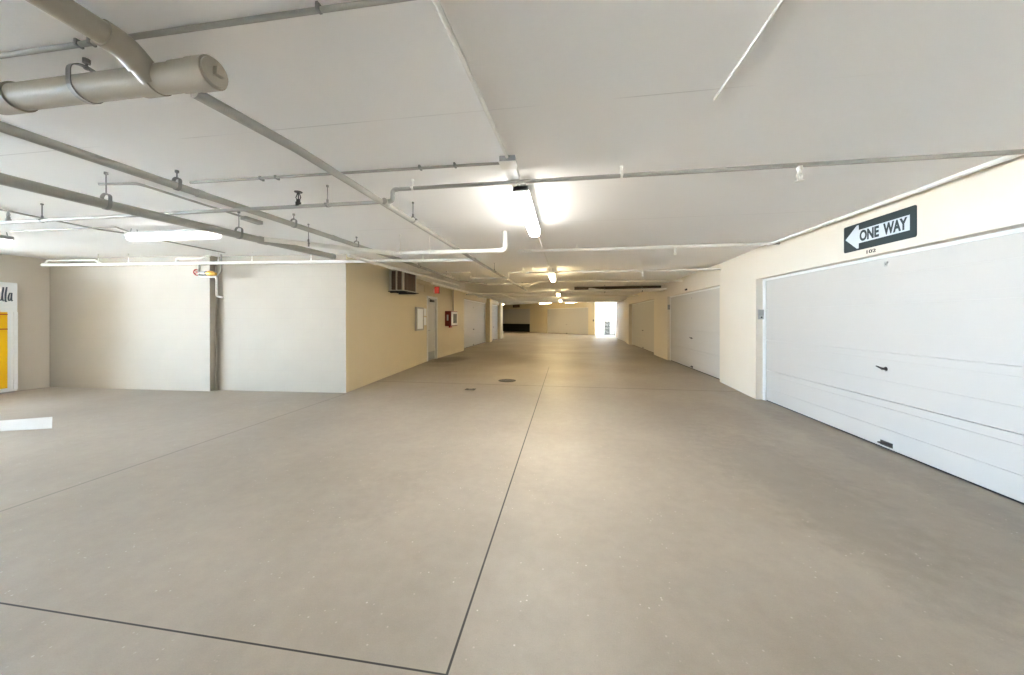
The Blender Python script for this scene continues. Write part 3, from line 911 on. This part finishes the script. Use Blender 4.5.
strip_light('distant strip light over the angled end wall, at the yellow pillar', (-1.75, 31.2, 2.78), 1.40, (1, -1, 0), M['lens_far'])
strip_light('distant strip light added to brighten the far left bay', (-5.9, 32.4, 2.78), 1.40, (0, 1, 0), M['lens_far'])  # extra lamp added only to light the far left end
strip_light('strip light hung crosswise at the left, partly behind a grey pipe', (-5.20, 3.92, 2.47), 1.36, (1, 0.02, 0), M['lens_left'])
strip_light('strip light cut off by the left edge of the view', (-8.45, 3.74, 2.47), 1.36, (1, 0.02, 0), M['lens_left'])

# ================================================================== PIPES AT UPPER LEFT
SP = 'sprinkler pipes under the ceiling'
DP = 'drain pipes under the ceiling'
CD = 'thin conduits on the ceiling'
# big horizontal drain with clean-out end
DY, DZ, DR = 1.32, 2.49, 0.058
dm = pipe('drain_pipe', 'thick beige drain pipe with clean-out plug end at upper left', 'pipe', [(-4.6, DY, DZ), (-1.60, DY, DZ)], DR, M['pvc'], DP,
          couplings=[((-2.72, DY, DZ), (1, 0, 0))], seg=28)
b = NB(); lathe(b, (-1.93, DY, DZ), (1, 0, 0), [(0, DR * 1.01), (0.001, DR * 1.11), (0.10, DR * 1.11), (0.102, DR * 1.03), (0.21, DR * 1.03), (0.212, DR * 1.10), (0.30, DR * 1.10), (0.302, DR * 1.16), (0.39, DR * 1.16), (0.393, DR * 1.08)], 28)
fit = obj('tee_fitting', b, M['pvc'], dm)
b = NB(); lathe(b, (-1.54, DY, DZ), (1, 0, 0), [(0, DR * 1.04), (0.012, DR * 1.02), (0.016, DR * 0.9)], 28); pl = obj('cleanout_plug', b, M['pvc'], dm)
b = NB(); box(b, -1.525, -1.500, DY - 0.018, DY + 0.018, DZ - 0.018, DZ + 0.018, 0.003); obj('plug_square', b, M['pvc'], pl)
clevis_hanger(dm, (-2.24, DY, DZ), (1, 0, 0), DR, CZ, 0.55)
# wye tube coming down from the aisle pipe
RX, RZ, RR = -1.845, 2.555, 0.046
rp = pipe('waste_pipe', 'beige waste pipe running overhead into the thick drain pipe', 'pipe', [(RX, -1.5, RZ), (RX, 1.205, RZ), (RX + 0.012, 1.30, 2.475)], RR, M['pvc'], DP,
          R=0.10, couplings=[], elbows=True, seg=22)

# long thin drain / sprinkler branch along the aisle
PZ = 2.445
ap = pipe('sprinkler_pipe', 'long slim pipe running down the aisle from behind the thick drain', 'pipe', [(-1.69, 1.36, PZ), (-1.63, 1.9, PZ), (-1.58, 6.0, PZ), (-1.40, 12.5, PZ)], 0.026, M['pipe'], SP, elbows=False,
          couplings=[((-1.585, 2.90, PZ), (0, 1, 0)), ((-1.575, 5.93, PZ), (0, 1, 0)), ((-1.50, 8.9, PZ), (0, 1, 0)), ((-1.45, 10.8, PZ), (0, 1, 0))])
for y in (3.45, 7.5, 11.6): ring_hanger(ap, (-1.58 + max(0, y - 6) * 0.0277, y, PZ), (0, 1, 0), 0.026)
# two heavier mains left of it
m4 = pipe('sprinkler_pipe', 'grey pipe main left of the aisle, the higher of the two', 'pipe', [(-3.25, -1.5, 2.5), (-3.17, 2.6, 2.5), (-3.03, 6.0, 2.5), (-3.02, 9.7, 2.5), (-2.45, 10.75, 2.5)], 0.030, M['pipe'], SP, R=0.15,
          couplings=[((-3.10, 4.3, 2.5), (0, 1, 0))])
clevis_hanger(m4, (-3.175, 2.42, 2.5), (0, 1, 0), 0.030)
clevis_hanger(m4, (-3.13, 3.62, 2.5), (0, 1, 0), 0.030)
clevis_hanger(m4, (-3.082, 4.78, 2.5), (0, 1, 0), 0.030)
for y in (6.9, 8.6): ring_hanger(m4, (-3.028, y, 2.5), (0, 1, 0), 0.030)
m5 = pipe('sprinkler_pipe', 'thickest grey pipe main, hung lowest, with a capped end near the left block', 'pipe', [(-3.92, -1.5, 2.36), (-3.80, 2.4, 2.36), (-3.66, 3.7, 2.36), (-3.52, 4.86, 2.36)], 0.040, M['pipe'], SP, elbows=False, seg=22,
          couplings=[((-3.655, 3.74, 2.36), (0.12, 1, 0))], caps=[((-3.52, 4.86, 2.36), (0.12, 1, 0))])
clevis_hanger(m5, (-3.80, 2.36, 2.36), (0, 1, 0), 0.040)
clevis_hanger(m5, (-3.685, 3.45, 2.36), (0, 1, 0), 0.040)

# cross pipe at the near light: low on the left, steps up, then runs to the right wall
cp = pipe('sprinkler_pipe', 'cross pipe that steps up near the nearest light and runs to the right wall', 'pipe',
          [(-8.4, 2.9, 2.450), (-1.52, 2.9, 2.450), (-1.52, 2.9, 2.555), (3.265, 2.9, 2.555)], 0.017, M['pipe'], SP, R=0.035)
for x in (-5.51, -2.16): ring_hanger(cp, (x, 2.9, 2.450), (1, 0, 0), 0.017)
for x in (-1.33, 0.45): ring_hanger(cp, (x, 2.9, 2.555), (1, 0, 0), 0.017, CZ, 'pipe_white')
sprinkler(cp, (-2.46, 2.9, 2.452), True, 'dark', 1.5)
sprinkler(cp, (-5.98, 2.9, 2.452), True, 'hanger', 1.4)
sprinkler(cp, (1.74, 2.9, 2.545), False, 'pipe_white', 1.25)

# branch that swings off the thick main and crosses to a riser in the aisle
p7 = pipe('sprinkler_pipe', 'white cross pipe swinging off the thickest main, turning up near the light', 'pipe',
          [(-3.62, 3.72, 2.37), (-2.52, 4.76, 2.365), (-0.83, 4.80, 2.365), (-0.83, 4.80, 2.625)], 0.030, M['pipe_white'], SP, R=0.07)
for x in (-2.38, -1.93): ring_hanger(p7, (x, 4.765, 2.365), (1, 0, 0), 0.030, CZ, 'pipe_white')
ring_hanger(p7, (-3.28, 4.04, 2.37), (1, 0.94, 0), 0.030)
b = NB(); lathe(b, (-0.83, 4.80, 2.63), (0, 0, -1), [(0, 0.06), (0.006, 0.055)], 20); obj('ceiling_flange', b, M['pipe_white'], p7)

# header in front of the left block
p8 = pipe('sprinkler_pipe', 'long white pipe along the top of the left block wall', 'pipe', [(-9.95, 5.24, 2.440), (-4.0, 5.74, 2.440), (-1.62, 5.93, 2.440)], 0.027, M['pipe_white'], SP, elbows=False,
          couplings=[((-7.19, 5.47, 2.445), (1, 0.084, 0)), ((-3.35, 5.79, 2.445), (1, 0.08, 0)), ((-9.9, 5.244, 2.445), (1, 0.084, 0))])
for x in (-8.78, -8.16, -6.36, -5.70, -4.57, -2.5):
    ring_hanger(p8, (x, 5.24 + (x + 9.95) * 0.084, 2.445), (1, 0.084, 0), 0.027, CZ, 'pipe_white')
branch(p8, [(-7.19, 5.47, 2.445), (-7.19, 5.47, 2.53), (-6.75, 5.53, 2.53), (-6.62, 5.62, 2.60)], 0.016, M['pipe_white'])
branch(p8, [(-9.9, 5.244, 2.445), (-9.9, 5.28, 2.53), (-9.0, 5.42, 2.54), (-8.7, 5.35, 2.445)], 0.016, M['pipe_white'])

# test valve in the corner of the left block
t = thing('test_valve', 'brass test valve with red handwheel and bent drain pipe at the left block corner', 'valve', (-6.6, 5.62, 1.80))
VY = 5.60
b = NB(); tube(b, fillet([(-6.85, VY, 2.44), (-6.85, VY, 2.215), (-6.46, VY, 2.185), (-6.46, VY, 1.83), (-6.33, VY + 0.01, 1.80)], 0.05)[0], 0.019, 12); obj('drain_tube', b, M['pipe_white'], t)
b = NB(); tube(b, [(-6.42, VY + 0.05, 2.62), (-6.42, VY + 0.05, 2.30), (-6.46, VY, 2.185)], 0.015, 10); obj('supply_tube', b, M['pipe'], t)
b = NB(); lathe(b, (-6.68, VY, 2.265), (1, 0, -0.1), [(0, 0.028), (0.02, 0.034), (0.05, 0.05), (0.13, 0.05), (0.16, 0.034), (0.20, 0.026)], 18); obj('valve_body', b, M['brass'], t)
b = NB(); lathe(b, (-6.87, VY, 2.28), (1, 0, -0.08), [(0, 0.012), (0.03, 0.026), (0.12, 0.028), (0.15, 0.04), (0.18, 0.04), (0.19, 0.02)], 16); obj('bonnet', b, M['steel'], t)
b = NB()
hub = Vector((-6.90, VY, 2.285))
ringp = [hub + Vector((0, 0.055 * math.cos(2 * PI * k / 20), 0.055 * math.sin(2 * PI * k / 20))) for k in range(21)]
tube(b, ringp, 0.009, 8, cap=False)
for k in range(4):
    a = PI / 4 + k * PI / 2
    tube(b, [hub, hub + Vector((0, 0.055 * math.cos(a), 0.055 * math.sin(a)))], 0.006, 6)
tube(b, [hub - Vector((0.012, 0, 0)), hub + Vector((0.04, 0, 0))], 0.012, 8)
obj('handwheel', b, M['red'], t)
pipe('downpipe', 'thin painted pipe running down the step of the left block wall to the floor', 'pipe', [(-6.765, 5.855, 2.62), (-6.765, 5.855, 0.0)], 0.017, M['pvc'])

# second cross pipe with elbow running back along the right wall
pu = pipe('sprinkler_pipe', 'slim cross pipe turning along the right wall top above the ONE WAY sign', 'pipe', [(-0.80, 5.86, 2.555), (3.17, 5.92, 2.57), (3.17, 2.2, 2.57)], 0.020, M['pipe_white'], SP, R=0.06)
ring_hanger(pu, (0.2, 5.875, 2.558), (1, 0, 0), 0.020, CZ, 'pipe_white')
sprinkler(pu, (1.75, 5.90, 2.545), False, 'pipe_white', 1.25)
branch(pu, [(3.17, 5.92, 2.57), (3.27, 5.92, 2.57)], 0.022, M['grey'], name='wall_stub')
pipe('conduit', 'hair-thin conduit on the ceiling beside the second cross pipe', 'conduit', [(-0.35, 6.30, 2.62), (3.2, 6.30, 2.62)], 0.009, M['pipe_white'], CD)

# ------------------------------------------------------------------ ceiling conduits
c9 = pipe('conduit', 'grey conduit crossing the ceiling at the very top left of the view', 'conduit', [(-4.6, 1.215, 2.612), (-0.2, 1.235, 2.612)], 0.011, M['pipe'], CD)
for x in (-2.12, -2.05, -0.95):
    b = NB(); box(b, x - 0.006, x + 0.006, 1.21, 1.24, 2.600, 2.63, 0.002); obj('pipe_clip', b, M['hanger'], c9)
c10 = pipe('conduit', 'thin conduit crossing the ceiling to the square junction box', 'conduit', [(-3.30, 2.625, 2.615), (-0.50, 2.66, 2.615)], 0.011, M['pipe'], CD)
for x in (-2.6, -2.45, -1.15, -0.86): 
    b = NB(); box(b, x - 0.008, x + 0.008, 2.62, 2.67, 2.601, 2.63, 0.002); obj('pipe_clip', b, M['hanger'], c10)
pipe('conduit', 'white conduit running along the ceiling from overhead to the square junction box', 'conduit', [(-0.50, -1.5, 2.617), (-0.49, 1.2, 2.617), (-0.43, 2.58, 2.617)], 0.012, M['pipe_white'], CD, elbows=False)
pipe('conduit', 'short thin white conduit ending on the bare ceiling at upper right', 'conduit', [(0.83, -1.5, 2.623), (0.825, 2.08, 2.623)], 0.006, M['pipe_white'], CD)
pipe('conduit', 'white conduit on the ceiling between the nearest and second strip lights', 'conduit', [(-0.40, 4.5, 2.616), (-0.36, 8.45, 2.616)], 0.012, M['pipe_white'], CD)
t = thing('junction_box', 'square junction box on the ceiling in front of the nearest strip light', 'junction box', (-0.43, 2.63, 2.58))
b = NB(); box(b, -0.49, -0.37, 2.57, 2.69, 2.585, 2.63, 0.004); obj('box_body', b, M['grey'], t)
b = NB(); box(b, -0.495, -0.365, 2.565, 2.695, 2.578, 2.586, 0.002); obj('cover_plate', b, M['pipe_white'], t)
pipe('light_cable', 'short bent cable feeding the nearest strip light', 'cable', [(-0.385, 2.72, 2.615), (-0.385, 2.99, 2.605), (-0.385, 3.03, 2.56)], 0.008, M['pipe_white'], R=0.03, elbows=False)
ca = pipe('conduit', 'thin conduit bending across the ceiling above the thickest main, ending in a box', 'conduit', [(-4.15, 2.53, 2.615), (-3.79, 2.57, 2.615), (-3.79, 3.62, 2.615)], 0.011, M['pipe'], CD, R=0.05)
b = NB(); box(b, -3.83, -3.75, 3.60, 3.84, 2.585, 2.629, 0.006); obj('end_box', b, M['grey'], ca)
pipe('conduit', 'thin wavering conduit along the ceiling past the left strip lights', 'conduit', [(-6.20, -1.5, 2.615), (-6.20, 2.95, 2.615), (-6.25, 3.81, 2.615), (-6.15, 4.06, 2.615), (-6.17, 5.5, 2.615)], 0.010, M['pipe'], CD, elbows=False)
pipe('conduit', 'thin conduit on the ceiling joining the two left strip lights', 'conduit', [(-7.6, 3.72, 2.617), (-5.88, 3.75, 2.617), (-5.80, 3.92, 2.56)], 0.009, M['pipe'], CD, R=0.03, elbows=False)

# ------------------------------------------------------------------ pipes along the left wall and across the far aisle
pb = pipe('sprinkler_pipe', 'white pipe running along the tan wall past the air conditioner', 'pipe', [(-3.36, 5.0, 2.40), (-3.36, 5.68, 2.40), (-3.14, 9.9, 2.40)], 0.027, M['pipe_white'], SP, elbows=False,
          couplings=[((-3.36, 5.76, 2.40), (0.05, 1, 0))], caps=[((-3.14, 9.9, 2.40), (0.05, 1, 0))])
for y in (6.9, 8.2, 9.4): ring_hanger(pb, (-3.36 + (y - 5.68) * 0.052, y, 2.40), (0, 1, 0), 0.027, CZ, 'pipe_white')
pc = pipe('sprinkler_pipe', 'lower pipe along the tan wall over the entry door', 'pipe', [(-3.34, 8.4, 2.31), (-3.28, 11.9, 2.31), (-3.0, 12.35, 2.31), (3.4, 12.35, 2.42)], 0.028, M['pipe_white'], SP, R=0.12)
for y in (9.3, 11.2): ring_hanger(pc, (-3.32, y, 2.31), (0, 1, 0), 0.028, CZ, 'pipe_white')
f1 = pipe('sprinkler_pipe', 'cross pipe at the second strip light that dips under the long aisle pipe', 'pipe',
          [(-3.7, 8.3, 2.54), (-2.30, 8.3, 2.54), (-2.30, 8.3, 2.39), (-1.36, 8.3, 2.39), (-1.36, 8.3, 2.52), (3.42, 8.3, 2.50)], 0.020, M['pipe_white'], SP, R=0.045)
sprinkler(f1, (1.75, 8.3, 2.49), False, 'pipe_white', 1.25)
for x in (-1.0, 0.9): ring_hanger(f1, (x, 8.3, 2.51), (1, 0, 0), 0.020, CZ, 'pipe_white')
f2 = pipe('sprinkler_pipe', 'cross pipe beyond the second strip light with a small upward jog', 'pipe',
          [(-2.45, 10.75, 2.5), (-0.95, 10.8, 2.5), (-0.80, 10.8, 2.56), (3.44, 10.9, 2.53)], 0.026, M['pipe_white'], SP, R=0.05)
branch(f2, [(-1.45, 10.8, 2.46), (-1.10, 10.8, 2.42), (-1.05, 10.8, 2.50)], 0.016, M['pipe_white'])
sprinkler(f2, (1.8, 10.87, 2.52), False, 'pipe_white', 1.25)
for x in (-2.0, 1.2): ring_hanger(f2, (x, 10.82 + x * 0.02, 2.5 if x < 0 else 2.548), (1, 0, 0), 0.026, CZ, 'pipe_white')
f3 = pipe('sprinkler_pipe', 'cross pipe from the end of the tan wall to the right wall', 'pipe', [(-4.3, 14.75, 2.47), (3.44, 14.2, 2.50)], 0.030, M['pipe_white'], SP)
branch(f3, [(-2.72, 14.64, 2.47), (-2.66, 19.0, 2.47)], 0.028, M['pipe_white'])
for x in (-3.2, -0.6, 2.2): ring_hanger(f3, (x, 14.44 - x * 0.071, 2.486 + x * 0.0039), (1, -0.07, 0), 0.030, CZ, 'pipe_white')
f4 = pipe('sprinkler_pipe', 'cross pipe just behind the third strip light', 'pipe', [(-4.4, 17.2, 2.52), (3.44, 17.2, 2.52)], 0.026, M['pipe_white'], SP)
for x in (-2.0, 1.6): ring_hanger(f4, (x, 17.2, 2.52), (1, 0, 0), 0.026, CZ, 'pipe_white')
f5 = pipe('sprinkler_pipe', 'cross pipe in the distance behind the fourth strip light', 'pipe', [(-4.4, 22.6, 2.50), (3.6, 22.6, 2.50)], 0.040, M['pipe_white'], SP)
for x in (-2.4, 1.9): ring_hanger(f5, (x, 22.6, 2.50), (1, 0, 0), 0.040, CZ, 'pipe_white')
# heavier drain crossing to the right wall, with a dark brown pipe above it
dd = pipe('drain_pipe', 'thick white drain pipe crossing to the right wall above the third garage door', 'pipe', [(0.85, 12.95, 2.47), (1.35, 12.95, 2.41), (3.43, 12.95, 2.44)], 0.062, M['pipe_white'], DP, R=0.2, seg=20,
          couplings=[((0.98, 12.95, 2.454), (0.5, 0, -0.06))])
for x in (1.42, 2.72): clevis_hanger(dd, (x, 12.95, 2.413 + (x - 1.42) * 0.0145), (1, 0, 0), 0.064, CZ, 0.1)
pipe('dark_pipe', 'dark brown pipe above the thick white drain near the right wall', 'pipe', [(0.35, 13.25, 2.55), (3.43, 13.25, 2.56)], 0.055, M['dark_brown'], DP, seg=18)

# ================================================================== FAR END
t = thing('exit_sign', 'dark exit sign above the half-raised door at the far end', 'exit sign', (-5.35, 38.3, 2.66))
ux, uy = 0.807, -0.59
b = NB(); plate(b, [(-5.75, 38.60, 2.68), (-4.95, 38.015, 2.68), (-4.95, 38.015, 2.98), (-5.75, 38.60, 2.98)], (-0.59, -0.807, 0), 0.06); obj('housing', b, M['dark'], t)
b = NB(); plate(b, [(-5.66, 38.47, 2.73), (-5.06, 38.03, 2.73), (-5.06, 38.03, 2.93), (-5.66, 38.47, 2.93)], (-0.59, -0.807, 0), 0.012); obj('sign_face', b, M['ac_fin'], t)

# metal railing gate in the far right opening
t = thing('railing_gate', 'dark metal railing gate in the bright far right opening', 'gate', (3.65, 29.6, 0))
GX0, GX1 = 3.24, 4.06
b = NB()
for x in (GX0, GX1): box(b, x - 0.035, x + 0.035, 29.565, 29.635, 0, 1.28, 0.004)
box(b, GX0, GX1, 29.57, 29.63, 1.22, 1.28, 0.004); box(b, GX0, GX1, 29.575, 29.625, 0.08, 0.14, 0.004)
obj('gate_frame', b, M['dark'], t)
for k in range(7):
    x = GX0 + 0.10 + k * 0.105
    b = NB(); box(b, x - 0.03, x + 0.03, 29.582, 29.618, 0.13, 1.23); obj('baluster', b, M['dark'], t)
b = NB()
for k in range(9): box(b, GX0 + 0.04, GX0 + 0.42, 29.55, 29.56, 0.16 + k * 0.115, 0.25 + k * 0.115)
obj('mesh_infill', b, M['dark'], t)
t = thing('call_button', 'small dark button box on the bright jamb beside the far right opening', 'button box', (2.42, 30.62, 1.25))
b = NB(); box(b, 2.37, 2.47, 30.58, 30.66, 1.2, 1.36, 0.006); obj('box_body', b, M['dark'], t)
b = NB(); lathe(b, (2.42, 30.58, 1.30), (0, -1, 0), [(0, 0.022), (0.01, 0.02)], 12); obj('push_button', b, M['grey'], t)
